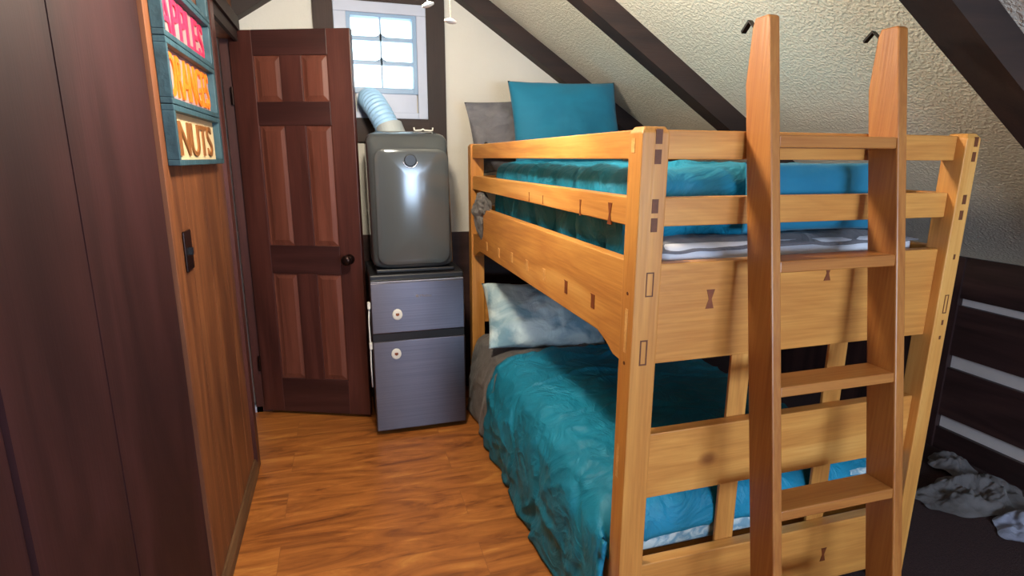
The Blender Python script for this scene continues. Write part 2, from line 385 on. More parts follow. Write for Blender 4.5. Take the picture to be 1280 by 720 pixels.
# ------------------------------------------------------------------ window in the gable
wd = props(obj('window_1', (lambda bm: (box(bm, .018, .525, YB-.035, YB-.001, 2.285, 2.343), box(bm, .018, .085, YB-.035, YB-.001, 1.722, 2.285), box(bm, .47, .525, YB-.035, YB-.001, 1.722, 2.285), box(bm, .085, .47, YB-.035, YB-.001, 1.722, 1.757), bm)[-1])(bmesh.new()), M['white_paint'], bevel=.003), kind='structure')
bm = bmesh.new()
box(bm, .085, .108, YB-.028, YB+.03, 1.86, 2.285); box(bm, .447, .47, YB-.028, YB+.03, 1.86, 2.285); box(bm, .108, .447, YB-.028, YB+.03, 2.268, 2.285); box(bm, .108, .447, YB-.028, YB+.03, 1.86, 1.892)
obj('sash', bm, M['sash'], wd, bevel=.002)
bm = bmesh.new()
for xx in (.27,): box(bm, xx-.0045, xx+.0045, YB-.012, YB+.008, 1.89, 2.27)
for zz in (2.155, 2.027):
    box(bm, .108, .447, YB-.012, YB+.008, zz-.011, zz+.011)
    prism(bm, [(.235, zz+.009), (.305, zz+.009), (.288, zz+.018), (.27, zz+.03), (.255, zz+.018)], 'y', YB-.012, YB+.006)
obj('muntin', bm, M['sash'], wd)
obj('pane', B(.10, .452, YB+.012, YB+.016, 1.88, 2.275), M['glass'], wd)
bm = B(.12, .462, YB-.022, YB-.004, 1.757, 1.86)
obj('vent_panel', bm, M['white_paint'], wd, bevel=.002)
bm = bmesh.new(); lathe(bm, [(.085, 0), (.085, -.02), (.074, -.022), (.074, 0)], (.20, YB-.022, 1.81), 'y', 28)
# ------------------------------------------------------------------ open panelled door
hx, hy = -.512, 3.44; ex, ey = .092, 3.19
DW = math.hypot(ex-hx, ey-hy); rz = math.atan2(ey-hy, ex-hx)
dr = props(root('door_1', (hx, hy, .02), None, None, None, 'structure', rz))
H_ = 2.12; T = .036
def dl(name, bm, mat, parent=dr, **k): return obj(name, bm, mat, parent, local=True, **k)
st = .125*DW/.65; cx0, cx1 = .27, .385
cols = [(st+.005, cx0), (cx1, DW-st-.005)]
rowz = [(.21, .84), (1.00, 1.645), (1.765, 1.995)]
for x0, x1 in ((0, st), (DW-st, DW)): dl('stile', B(x0, x1, 0, T, 0, H_), M['mahogany'], bevel=.003)
for z0, z1 in ((0, .21), (.84, 1.0), (1.645, 1.765), (1.995, H_)): dl('rail', B(st, DW-st, 0, T, z0, z1), M['mahogany_x'], bevel=.002)
for z0, z1 in rowz:
    dl('mullion', B(cx0, cx1, 0, T, z0, z1), M['mahogany'], bevel=.002)
    for x0, x1 in cols:
        bm = bmesh.new(); box(bm, x0-.006, x1+.006, .012, .026, z0, z1)
        # raised field
        a = [bm.verts.new(p) for p in ((x0+.004, .012, z0+.004), (x1-.004, .012, z0+.004), (x1-.004, .012, z1-.004), (x0+.004, .012, z1-.004))]
        c = [bm.verts.new(p) for p in ((x0+.028, .004, z0+.03), (x1-.028, .004, z0+.03), (x1-.028, .004, z1-.03), (x0+.028, .004, z1-.03))]
        bm.faces.new(c)
        for i in range(4): bm.faces.new((a[i], a[(i+1) % 4], c[(i+1) % 4], c[i]))
        dl('panel', bm, M['panel_wood'])
bm = bmesh.new(); lathe(bm, [(.026, 0), (.028, -.006), (.012, -.01), (.011, -.035), (.024, -.042), (.029, -.055), (.026, -.068), (.012, -.074)], (DW-.068, 0, .932), 'y', 24)
kn = dl('knob', bm, M['bronze'], smooth=True)
for zz in (.25, 1.75):
    bm = bmesh.new(); lathe(bm, [(.007, 0), (.007, .09)], (-.004, -.004, zz), 'z', 12); dl('hinge', bm, M['bronze'])

# ------------------------------------------------------------------ bunk bed
PX0, PX1, PW = .703, 1.822, .068
PYN, PYF = 1.255, 3.150
PT = 1.577
bed = root('bunk_bed', (1.275, 2.3, 0), 'golden pine timber bunk bed with two levels and pegged joints', 'bed')
PD = .068
def post(x0, x1, y0, y1):
    bm = bmesh.new(); box(bm, x0, x1, y0, y1, 0, PT-.014)
    top = [v for v in bm.verts if v.co.z > 1]; c = .009
    n = [bm.verts.new((v.co.x + (c if v.co.x < (x0+x1)/2 else -c), v.co.y + (c if v.co.y < (y0+y1)/2 else -c), PT)) for v in top]
    fc = [f for f in bm.faces if all(v in top for v in f.verts)][0]; order = [n[top.index(v)] for v in fc.verts]; ov = list(fc.verts); bm.faces.remove(fc)
    bm.faces.new(order)
    for i in range(4): bm.faces.new((ov[i], ov[(i+1) % 4], order[(i+1) % 4], order[i]))
    return bm
posts = {}
for k, (x0, x1, y0, y1) in {'nl': (PX0, PX0+.075, PYN, PYN+PD), 'nr': (1.765, PX1, PYN, PYN+PD), 'fl': (PX0, PX0+.075, PYF, PYF+PD), 'fr': (1.765, PX1, PYF, PYF+PD)}.items():
    posts[k] = obj('post', post(x0, x1, y0, y1), M['pine_z'], bed, bevel=.003)
ZR = dict(r1=(1.499, 1.571), r2=(1.330, 1.404), bd=(.955, 1.232), md=(.543, .745), lo=(.10, .32))
X0i, X1i = PX0+.075, 1.765
def endset(y0, y1):
    out = {}
    for k in ('r1', 'r2'): out[k] = obj('guard_rail', B(X0i, X1i, y0, y1, *ZR[k]), M['pine_x'], bed, bevel=.003)
    out['bd'] = obj('end_board', B(X0i, X1i, y0, y1, *ZR['bd']), M['pine_x'], bed, bevel=.003)
    out['md'] = obj('end_board', B(X0i, X1i, y0, y1, *ZR['md']), M['pine_x'], bed, bevel=.003)
    out['lo'] = obj('end_board', B(X0i, X1i, y0, y1, *ZR['lo']), M['pine_x'], bed, bevel=.003)
    return out
en = endset(1.283, 1.320)
ef = endset(3.168, 3.203)
for x0, x1 in ((1.072, 1.140), (1.432, 1.503)):
    obj('slat', B(x0, x1, 1.3205, 1.331, .12, 1.05), M['pine_z'], bed, bevel=.002)
# long sides
def longset(x0, x1, left):
    y0, y1 = PYN+PD, PYF
    for k in ('r1', 'r2'): obj('guard_rail', B(x0, x1, y0, y1, *ZR[k]), M['pine_y'], bed, bevel=.003)
    zt, zb, zlow = 1.238, 1.0, .955
    pts = [(y0, zlow), (y0+.055, zlow+.004), (y0+.10, zb-.018), (y0+.16, zb), (y1-.16, zb), (y1-.1, zb-.018), (y1-.05, zlow+.004), (y1, zlow), (y1, zt-.16), (y1-.09, zt-.15), (y1-.19, zt-.008), (y1-.21, zt), (y0, zt)]
    b = obj('side_board', PR(pts, 'x', x0, x1), M['pine_y'], bed, bevel=.003)
    obj('side_board', B(x0, x1, y0, y1, .14, .32), M['pine_y'], bed, bevel=.003)
    return b
sb = longset(.713, .750, True)
longset(1.776, 1.813, False)
# platforms carrying the mattresses
for z in (1.0, .27):
    for i in range(9):
        y = 1.37+i*.215
        obj('bed_slat', B(.752, 1.776, y, y+.08, z, z+.022), M['pine_x'], bed)
# joinery marks
def mark(parent, bm, mat, name='tenon'): return obj(name, bm, mat, parent)
nl, nr = posts['nl'], posts['nr']
for (x, z) in ((.748, 1.553), (.748, 1.505), (.748, 1.385), (.748, 1.338)):
    bm = B(x-.009, x+.009, PYN-.0012, PYN+.004, z-.0175, z+.0175); mark(nl, bm, M['inlay_dark'])
def framebm(x0, x1, y0, y1, z0, z1, t):
    bm = bmesh.new(); box(bm, x0, x1, y0, y1, z0, z0+t); box(bm, x0, x1, y0, y1, z1-t, z1); box(bm, x0, x0+t, y0, y1, z0+t, z1-t); box(bm, x1-t, x1, y0, y1, z0+t, z1-t); return bm
mark(nl, framebm(.735, .757, PYN-.001, PYN+.003, 1.153, 1.217, .003), M['inlay_dark'])
mark(nl, framebm(.728, .750, PYN-.001, PYN+.003, .966, 1.036, .004), M['inlay_dark'])
mark(nl, B(PX0-.001, PX0+.003, PYN+.035, PYN+.052, 1.515, 1.550), M['inlay_light'])
mark(nl, B(PX0-.001, PX0+.003, PYN+.026, PYN+.04, .995, 1.115), M['inlay_light'])
mark(nl, B(PX0-.001, PX0+.003, PYN+.035, PYN+.05, .62, .72), M['inlay_light'])
for z in (1.157, .965): 
    bm = bmesh.new(); lathe(bm, [(.005, 0), (.005, .003)], (PX0-.001, PYN+.034, z), 'x', 10); mark(nl, bm, M['inlay_dark'], 'peg_hole')
for (x, z) in ((1.803, 1.553), (1.803, 1.510), (1.797, 1.385), (1.795, 1.338)):
    mark(nr, B(x-.007, x+.007, PYN-.0012, PYN+.004, z-.014, z+.014), M['inlay_dark'])
for z, h in ((1.21, .008), (1.0, .008), (.95, .006)): mark(nr, B(1.795, 1.802, PYN-.001, PYN+.003, z-h, z+h), M['inlay_dark'])
mark(nr, framebm(1.79, 1.806, PYN-.001, PYN+.003, 1.03, 1.09, .003), M['inlay_dark'])
def bow(plane, a, z, w, h, p0, p1, waist=.35):
    pts = [(a-w, z-h), (a+w, z-h), (a+w*waist, z), (a+w, z+h), (a-w, z+h), (a-w*waist, z)]
    return PR(pts, plane, p0, p1)
for k, x, z, w, h in (('bd', .952, 1.127, .013, .027), ('bd', 1.346, 1.178, .012, .022), ('lo', 1.483, .205, .011, .025)):
    obj('butterfly_key', bow('y', x, z, w, h, 1.2818, 1.286), M['inlay'], en[k])
kk = [o for o in bed.children if o.name.startswith('guard_rail')]
sr = [o for o in kk if len(kk) and abs((o.bound_box[0][0]+bed.location.x)-.713) < .002 and (o.bound_box[0][2]) < 1.4][0]
for y, h, w in ((2.194, .018, .004), (2.03, .015, .003), (1.677, .024, .006), (1.467, .03, .012)):
    obj('butterfly_key', bow('x', y*.976, 1.352, w, h, .7115, .716), M['inlay'], sr)
for y, z in ((2.90, 1.052), (2.657, 1.056), (2.433, 1.07), (2.21, 1.073), (1.999, 1.075), (1.778, 1.076), (1.557, 1.079)):
    y *= .976
    pts = [(y-.012, z-.022), (y+.012, z-.022), (y+.012, z+.018), (y+.020, z+.022), (y-.012, z+.022)]
    obj('tenon', PR(pts, 'x', .7115, .716), M['inlay_light'] if y > 1.9 else M['inlay'], sb)

# ------------------------------------------------------------------ mattresses and bedding
def rbox(x0, x1, y0, y1, z0, z1, r, amp=0, fr=4, seed=0, n=60, quilt=None):
    """soft rounded slab with surface noise"""
    bm = bmesh.new()
    nx = max(8, int((x1-x0)/.025)); ny = max(8, int((y1-y0)/.025)); nzz = max(4, int((z1-z0)/.02))
    box(bm, x0, x1, y0, y1, z0, z1)
    def cut(ax, a, b, n):
        for i in range(1, n):
            co = [0, 0, 0]; co[ax] = a+(b-a)*i/n; no = [0, 0, 0]; no[ax] = 1
            bmesh.ops.bisect_plane(bm, geom=bm.verts[:]+bm.edges[:]+bm.faces[:], plane_co=co, plane_no=no)
    cut(0, x0, x1, nx); cut(1, y0, y1, ny); cut(2, z0, z1, nzz)
    for v in bm.verts:
        c = Vector((min(max(v.co.x, x0+r), x1-r), min(max(v.co.y, y0+r), y1-r), min(max(v.co.z, z0+min(r, (z1-z0)/2)), z1-min(r, (z1-z0)/2))))
        d = v.co-c
        if d.length > 1e-6:
            nrm = d.normalized(); v.co = c+nrm*min(r, d.length)
            if amp:
                q = v.co
                a = fbm(q.x*fr+seed, q.y*fr, q.z*fr*1.3)*amp
                if quilt:
                    a -= quilt*(math.exp(-((math.sin(PI*(q.y+.03*nz(q.x*5, q.y*5, seed))/.23))/.16)**2))
                v.co = q+nrm*a
    return bm
ms = obj('mattress', rbox(.80, 1.745, 1.352, 3.14, .292, .455, .035), M['sheet_print'], smooth=True)
props(ms, 'mattress with pale blue patterned sheet on the lower bunk', 'mattress')
mu = obj('mattress', rbox(.835, 1.745, 1.345, 3.14, 1.022, 1.268, .03), M['mattress'], smooth=True)
props(mu, 'white mattress on the upper bunk behind the end board', 'mattress')
# upper grey sheet
def sheet(x0, x1, y0, y1, z, amp, fr, seed, drop=0.0, nx=60, ny=90):
    def fn(u, v):
        x = x0+(x1-x0)*u; y = y0+(y1-y0)*v
        e = max(smooth(.94, 1, u), smooth(.94, 1, 1-u), smooth(.96, 1, 1-v))
        return (x+.004*nz(x*9, y*9, seed), y, z + abs(fbm(x*fr, y*fr, seed))*amp*(1-e) - e*drop*(1+.5*nz(x*12, y*12, seed+4)))
    return grid(fn, nx, ny)
o = obj('bed_sheet', sheet(.825, 1.75, 1.338, 3.13, 1.276, .012, 5, 3.3, .022), M['grey_sheet'], smooth=True); solid(o, .004, 1)
props(o, 'crumpled grey sheet over the white mattress of the upper bunk', 'sheet')
# upper comforter (with rolled puffy edge at left)
bmc = rbox(.776, 1.752, 1.408, 2.96, 1.272, 1.480, .07, .016, 7, 1.7, quilt=.028)
for v in bmc.verts:
    if v.co.x < .83 and v.co.z < 1.40: v.co.z -= .10*smooth(1.37, 1.47, v.co.y)*(1.40-v.co.z)/.1
    v.co.x = max(v.co.x, .753)
o = obj('comforter', bmc, M['teal'], smooth=True)
props(o, 'puffy quilted teal comforter on the upper bunk behind the guard rails', 'comforter')

def pillow_bm(w, h, t, seed, corner=.05, amp=.008, n=44):
    bm = bmesh.new()
    def P(u, v, s):
        pin = 1-corner*(1-abs(v)**2)*abs(u)**4; piv = 1-corner*1.2*(1-abs(u)**2)*abs(v)**4
        x = u*w/2*pin + 0; z = v*h/2*piv
        tt = t/2*((1-abs(u)**2.6)*(1-abs(v)**2.6))**.55
        a = fbm(u*2+seed, v*2, s*3+seed)*amp*(1 if tt > .004 else 0)
        return (x, s*tt + s*a, z)
    F_ = [[bm.verts.new(P(-1+2*i/n, -1+2*j/n, -1)) for j in range(n+1)] for i in range(n+1)]
    K_ = [[(F_[i][j] if i in (0, n) or j in (0, n) else bm.verts.new(P(-1+2*i/n, -1+2*j/n, 1))) for j in range(n+1)] for i in range(n+1)]
    for i in range(n):
        for j in range(n):
            bm.faces.new((F_[i][j], F_[i+1][j], F_[i+1][j+1], F_[i][j+1]))
            bm.faces.new((K_[i][j], K_[i][j+1], K_[i+1][j+1], K_[i+1][j]))
    return bm
def pillow(name, w, h, t, loc, rot, mat, label, seed, cat='pillow', **k):
    o = obj(name, pillow_bm(w, h, t, seed, **k), mat, smooth=True, local=True)
    o.location = loc; o.rotation_euler = rot
    return props(o, label, cat)
R_ = math.radians
pillow('pillow', .64, .50, .15, (1.250, 3.10, 1.692), (R_(-20), R_(-1), R_(-3)), M['teal_pillow'], 'plump teal pillow propped upright at the far head of the upper bunk', 2.2, corner=.04)
g = pillow('pillow', .60, .42, .13, (1.03, 3.30, 1.635), (R_(-14), R_(-5), R_(3)), M['grey_sheet'], 'grey pillow with a button propped behind the teal pillow beside the window', 5.1, corner=.05, amp=.03)
bm = bmesh.new(); lathe(bm, [(.011, .012), (.012, -.004), (.008, -.008)], (-.225, -.046, -.05), 'y', 16); obj('button', bm, M['black'], g, local=True)
pillow('pillow', .50, .200, .062, (1.345, 1.366, 1.393), (R_(-3), 0, 0), M['teal_pillow'], 'narrow teal pillow tucked upright behind the ladder end rails of the upper bunk', 8.3, corner=.03, amp=.004)
# grey sheet bundle bulging out over the side board
def bundle(u, v):
    th = u*2*PI; ph = v*PI
    r = 1+.45*fbm(math.cos(th)*2.6, math.sin(th)*2.6, v*5)+.16*math.sin(th*5+v*7)*(1-abs(fbm(v*4, th, 2)))
    k = math.sin(ph)**.6
    x = .728-.045*k*math.cos(th)*r; y = 2.98+.16*k*math.sin(th)*r*(1.05-.75*v)-.03*v
    z = 1.325-.27*v+.03*math.cos(th)*math.sin(ph)+.02*fbm(th*1.5, v*3, 1)
    return (min(x, .752), y, z)
o = obj('sheet_bundle', grid(bundle, 70, 60, True), M['grey_cloth'], smooth=True)
props(o, 'bunched grey sheet hanging over the notched end of the upper side board', 'sheet')
# lower comforter: profile over the mattress and down to the floor on the left
def drape(y0, y1, seed, xh, ztop, zhem, xr_, amp, puff=0.0, wob=.02):
    prof = [(xh, zhem), (xh+.005, .10), (xh+.004, .2), (xh+.012, .3), (xh+.028, .385), (xh+.06, .45), (xh+.12, ztop-.012), (xh+.2, ztop), (xh+.45, ztop+.012), (xh+.8, ztop), (xr_, ztop-.02)]
    seg = [0]
    for a, b in zip(prof, prof[1:]): seg.append(seg[-1]+math.hypot(b[0]-a[0], b[1]-a[1]))
    def at(s):
        s *= seg[-1]
        for i in range(len(seg)-1):
            if s <= seg[i+1] or i == len(seg)-2:
                t = (s-seg[i])/(seg[i+1]-seg[i]); a, b = prof[i], prof[i+1]
                dx, dz = b[0]-a[0], b[1]-a[1]; l = math.hypot(dx, dz)
                return a[0]+dx*t, a[1]+dz*t, -dz/l, dx/l
    def fn(u, v):
        x, z, nx_, nz_ = at(u); y = y0+(y1-y0)*v
        side = 1-smooth(.25, .5, u)
        q = fbm(x*4+seed, y*4, z*4, 5)
        fold = math.sin(y*21+6*nz(y*2, z*3, seed)+z*6)*.5+.5
        wr = 1-abs(fbm(x*3.2+seed, y*3.2+z*2.1, z*3.2+5, 3))*2.6
        d = q*amp + side*(fold-.4)*wob*(1.15-z*1.6) + max(0, wr)**3*amp*1.0
        # stitched quilting valleys
        d -= .012*math.exp(-(((y-.28*nz(x*2+z*3, y, seed)) % .42-.21)/.018)**2)
        e = smooth(.97, 1, v)
        t = min(1, v/.06) if y0 < 2 else 1
        zz = max(.004, z+nz_*abs(d))
        if t < 1: zz -= .15*(1-t)*smooth(.40, .46, z); y = 1.337+(y-1.337)*t*t
        return (x+nx_*d, y+(.012*nz(z*9, x*9, seed) if t >= 1 else 0), zz)
    return fn
o = obj('comforter', grid(drape(1.337, 2.66, 1.3, .655, .505, .012, 1.74, .013, wob=.010), 120, 150), M['teal'], smooth=True); solid(o, .022, -1)
props(o, 'teal comforter spread on the lower bunk and draping down to the floor', 'comforter')
o = obj('blanket', grid(drape(2.60, 3.13, 7.9, .672, .482, .01, 1.74, .012, wob=.012), 90, 60), M['grey_cloth'], smooth=True); solid(o, .008, -1)
props(o, 'grey blanket under the teal comforter at the head of the lower bunk', 'blanket')
# comforter end tucked at the ladder side
def tuck(u, v):
    x = .80+.93*u; z = .50-.13*v; y = 1.352-.010*math.sin(v*PI)+.006*nz(x*14, z*14, 4)+.035*(1-v)**3
    return (x, y, z+.006*nz(x*8, 1, 2))
pillow('pillow', .68, .42, .19, (1.06, 2.90, .635), (R_(-46), R_(4), R_(-3)), M['tiedye'], 'pale blue tie-dye pillow at the head of the lower bunk', 3.7, corner=.06, amp=.022)

# ------------------------------------------------------------------ ladder
lad = root('ladder', (1.23, 1.02, 0), 'reddish wooden ladder with four flat steps leaning on the end of the bunk bed', 'ladder')
def fy(z): return 1.188-.158*(1.575-z)
def railL(x0, x1, ztop):
    pts = [(fy(0), 0), (fy(ztop-.004), ztop-.004), (fy(ztop)+.008, ztop), (fy(ztop)+.052, ztop), (fy(ztop-.02)+.062, ztop-.02), (fy(ztop-.155)+.091, ztop-.155), (fy(0)+.091, 0)]
    return PR(pts, 'x', x0, x1)
rails = [obj('side_rail', railL(1.013, 1.042, 1.842), M['oak_z'], lad, bevel=.004), obj('side_rail', railL(1.417, 1.450, 1.842), M['oak_z'], lad, bevel=.004)]
for z0, z1 in ((1.529, 1.559), (1.222, 1.252), (.908, .935), (.585, .613), (.265, .293)):
    obj('step', PR([(fy(z0)+.004, z0), (fy(z1)+.002, z1), (fy(z1)+.087, z1), (fy(z0)+.087, z0)], 'x', 1.042, 1.417), M['oak_x'], lad, bevel=.003)
for rl, x in zip(rails, (1.020, 1.424)):
    bm = bmesh.new(); y = fy(1.8)+.055
    path = [(y-.006, 1.80), (y+.006, 1.815), (y+.040, 1.846), (y+.064, 1.824)]
    path2 = [(a-.003, b-.006) for a, b in path][::-1]
    prism(bm, path+path2, 'x', x, x+.014)
    obj('hook', bm, M['black_metal'], rl)

# ------------------------------------------------------------------ fridge
fx0, fx1, fyf, fyb = .115, .613, 2.94, 3.40
fg = root('mini_fridge', ((fx0+fx1)/2, 3.17, 0), 'two-door compact steel refrigerator with black trim standing against the back wall', 'refrigerator')
bm = B(fx0+.004, fx1-.004, fyf+.05, fyb, .018, .872); body = obj('body', bm, M['black'], fg, bevel=.006)
obj('top_panel', B(fx0, fx1, fyf+.01, fyb, .8725, .905), M['black'], fg, bevel=.008)
def fdoor(z0, z1):
    d = obj('door', B(fx0, fx1, fyf, fyf+.045, z0, z1), M['steel'], fg, bevel=.006)
    return d
df = fdoor(.588, .865); dl_ = fdoor(.03, .545)
obj('handle_groove', B(fx0+.004, fx1-.004, fyf+.006, fyf+.05, .546, .587), M['black'], dl_)
obj('door_rim', B(fx0+.006, fx1-.006, fyf+.002, fyf+.03, .8655, .8715), M['steel_rim'], df)
for z, x, d in ((.691, .250, df), (.473, .236, dl_)):
    bm = bmesh.new(); lathe(bm, [(.026, 0), (.026, -.006), (.020, -.009)], (x, fyf-.0005, z), 'y', 28)
    for v in bm.verts: v.co.z = z+(v.co.z-z)*1.15
    lk = obj('lock_disc', bm, M['white_plastic'], d)
    bm = bmesh.new(); box(bm, x-.009, x+.009, fyf-.0115, fyf-.009, z-.004, z+.008); lathe(bm, [(.005, 0), (.005, -.004)], (x, fyf-.009, z-.002), 'y', 10); obj('latch', bm, M['inlay'], lk)
def text_bm(s, size, sx, depth, fit=None, bold=0.0, font_off=0.0):
    cu = bpy.data.curves.new('txt', 'FONT'); cu.body = s; cu.size = size; cu.extrude = depth; cu.offset = font_off; cu.space_character = 1.0
    ob = bpy.data.objects.new('txt', cu); COL.objects.link(ob); bpy.context.view_layer.update()
    dg = bpy.context.evaluated_depsgraph_get(); me = bpy.data.meshes.new_from_object(ob.evaluated_get(dg))
    bm = bmesh.new(); bm.from_mesh(me); bpy.data.objects.remove(ob)
    xs = [v.co.x for v in bm.verts]; ys_ = [v.co.y for v in bm.verts]
    x0, x1, y0, y1 = min(xs), max(xs), min(ys_), max(ys_)
    for v in bm.verts:
        v.co.x = (v.co.x-x0)/(x1-x0); v.co.y = (v.co.y-y0)/(y1-y0)
    return bm
def place_text(s, mapf, depth, off=0.0):
    bm = text_bm(s, 1, 1, .5, font_off=off)
    for v in bm.verts:
        v.co = Vector(mapf(v.co.x, v.co.y, (v.co.z/.5)*depth))
    return bm
bmt = place_text('Midea', lambda u, v, d: (.372+.062*u, fyf-.0006-d, .778+.014*v), .0006)
obj('logo', bmt, M['chrome'], df)
bm = bmesh.new(); lathe(bm, [(.008, 0), (.008, -.0012)], (.358, fyf, .785), 'y', 20); obj('logo', bm, M['chrome'], df)
# child lock strap on the left side
bm = bmesh.new(); tube(bm, [(fx0-.006, fyf+.03, .745), (fx0-.012, fyf+.025, .65), (fx0-.010, fyf+.025, .52), (fx0-.012, fyf+.03, .40), (fx0-.010, fyf+.03, .285)], .004, 8)
stp = obj('strap', bm, M['white_plastic'], fg, smooth=True)
for z in (.742, .520):
    obj('strap_pad', B(fx0-.016, fx0-.0005, fyf+.014, fyf+.045, z-.018, z+.018), M['white_plastic'], stp, bevel=.003)
for x in (fx0+.05, fx1-.05):
    for y in (fyf+.08, fyb-.05):
        bm = bmesh.new(); lathe(bm, [(.016, 0), (.018, .018)], (x, y, 0), 'z', 14); obj('foot', bm, M['black'], fg)

# ------------------------------------------------------------------ portable air conditioner on the fridge
ax0, ax1, ay0, ay1, az0, az1 = .142, .578, 2.985, 3.32, .925, 1.635
ac = root('portable_air_conditioner', (.36, 3.15, .905), 'glossy grey portable air conditioner standing on top of the small fridge', 'air conditioner')
def acshell():
    nu, nv = 56, 40; bm = bmesh.new(); rings = []
    for j in range(nv+1):
        t = j/nv; z = az0+(az1-az0)*t
        cx = (ax0+ax1)/2 - .014*t; hw = (ax1-ax0)/2-.008*t; hd = (ay1-ay0)/2; cy = (ay0+ay1)/2
        bulge = .0
        # rounding at the bottom and the top; the front top slopes back
        rb = .035; rt_ = .06; k = 0
        if z < az0+rb: k = 1-math.sqrt(max(0, 1-((az0+rb-z)/rb)**2)); sh = rb*k
        elif z > az1-rt_: k = 1-math.sqrt(max(0, 1-((z-(az1-rt_))/rt_)**2)); sh = rt_*k
        else: sh = 0
        front = .07*smooth(.82, 1.0, t)
        ring = []
        for i in range(nu):
            a = 2*PI*i/nu; c, s_ = math.cos(a), math.sin(a); e = 2/6.0
            x = cx+(hw-sh)*math.copysign(abs(c)**e, c); y = cy+(hd-sh)*math.copysign(abs(s_)**e, s_)
            if s_ < 0:
                y += front*abs(s_)**.5; y -= .018*(1-((x-cx)/hw)**2)
            ring.append(bm.verts.new((x, y, z)))
        rings.append(ring)
    for j in range(nv):
        for i in range(nu): bm.faces.new((rings[j][i], rings[j][(i+1) % nu], rings[j+1][(i+1) % nu], rings[j+1][i]))
    bm.faces.new(rings[0][::-1]); bm.faces.new(rings[-1]); return bm
shell = obj('body', acshell(), M['ac_body'], ac, smooth=True)
# raised front panel with arched top
def acfront(u, v):
    x = .178+(.528-.178)*u; z = .96+(1.555-.96)*v
    c = .36; r = .055
    dx = min(u, 1-u)*.35; dz = min(v, 1-v)*.595
    yy = 2.985-.018*(1-((x-.35)/.21)**2)
    edge = min(1, min(dx, dz)/.02)
    return (x, yy-.006*math.sqrt(max(0, edge)), z)
bm = bmesh.new()
def rr_outline(x0, x1, z0, z1, r, n=8):
    pts = []
    for cx, cz, a0 in ((x1-r, z0+r, -90), (x1-r, z1-r, 0), (x0+r, z1-r, 90), (x0+r, z0+r, 180)):
        for k in range(n+1): a = math.radians(a0+90*k/n); pts.append((cx+r*math.cos(a), cz+r*math.sin(a)))
    return pts
lay = []
for sh, dy in ((0, 0.012), (.0, -.004), (.006, -.008), (.03, -.0095), (.09, -.0105), (.15, -.011)):
    pts = rr_outline(.168+sh, .546-sh, .95+sh, 1.548-sh, .055-min(sh, .04)*.6)
    lay.append([bm.verts.new((p[0], 2.985-.018*(1-((p[0]-.355)/.22)**2)+dy, p[1])) for p in pts])
for a, b in zip(lay, lay[1:]):
    n = len(a)
    for i in range(n): bm.faces.new((a[i], a[(i+1) % n], b[(i+1) % n], b[i]))
bm.faces.new(lay[-1])
pnl = obj('front_panel', bm, M['ac_body'], ac, smooth=True)
bm = bmesh.new(); lathe(bm, [(.031, .01), (.031, -.004), (.027, -.006)], (.348, 2.957, 1.487), 'y', 30); bz = obj('display_disc', bm, M['black'], ac)
bm = bmesh.new(); tube(bm, [(.348+.036*math.cos(a), 2.958, 1.487+.036*math.sin(a)) for a in [PI*1.05+PI*.9*k/16 for k in range(17)]], .003, 8); obj('disc_rim', bm, M['steel_rim'], ac, smooth=True)
obj('base_tray', B(.155, .570, 2.99, 3.31, .9055, .926), M['black'], ac, bevel=.006)
# hose
bm = bmesh.new(); path = []; rad = []
P0, P1, P2, P3 = Vector((.285, 3.20, 1.60)), Vector((.25, 3.26, 1.72)), Vector((.165, 3.33, 1.86)), Vector((.195, 3.475, 1.80))
n = 120
for i in range(n+1):
    t = i/n; p = P0*(1-t)**3+P1*3*t*(1-t)**2+P2*3*t*t*(1-t)+P3*t**3
    path.append(p); rad.append(.064+.0035*math.sin(t*2*PI*17))
tube(bm, path, rad, 28); hs = obj('exhaust_hose', bm, M['hose'], ac, smooth=True)
bm = bmesh.new(); tube(bm, [(.292, 3.195, 1.59), (.272, 3.222, 1.668)], [.076, .070], 28); obj('hose_collar', bm, M['hose_collar'], ac, smooth=False)
# little white scroll bracket standing on the air conditioner
bm = bmesh.new(); y = 3.12; z = 1.637
tube(bm, [(.392, y, z+.020), (.394, y, z+.006), (.402, y, z+.004), (.43, y, z+.006), (.44, y, z+.012), (.448, y, z+.006), (.48, y, z+.004), (.490, y, z+.006), (.492, y, z+.020)], .004, 8)
props(obj('scroll_bracket', bm, M['white_plastic'], smooth=True), 'small white scroll-shaped bracket lying on top of the air conditioner', 'bracket')

# ------------------------------------------------------------------ ceiling fan with the lit globe and its pull chains
lx, ly, lz = LAMP_POS
fan = root('ceiling_fan', (lx, ly, 2.75), 'ceiling fan with a lit globe and two beaded pull chains before the gable window', 'ceiling fan')
bm = bmesh.new(); lathe(bm, [(.06, .04), (.055, 0), (.012, -.02), (.012, -.22), (.09, -.24), (.10, -.34), (.06, -.38), (.055, -.50), (.07, -.52)], (lx, ly, 2.75), 'z', 28); obj('motor', bm, M['bronze'], fan, smooth=False)
bm = bmesh.new(); bmesh.ops.create_uvsphere(bm, u_segments=24, v_segments=14, radius=.085); bmesh.ops.translate(bm, verts=bm.verts, vec=LAMP_POS); obj('globe', bm, M['globe'], fan, smooth=True)
for k in range(4):
    a = PI/4+k*PI/2; bm = bmesh.new(); box(bm, .09, .36, -.055, .055, -.004, .004)
    bmesh.ops.transform(bm, matrix=Matrix.Translation((lx, ly, 2.385)) @ Matrix.Rotation(a, 4, 'Z') @ Matrix.Rotation(.2, 4, 'X'), verts=bm.verts)
    obj('blade', bm, M['dark_x'], fan, bevel=.002)
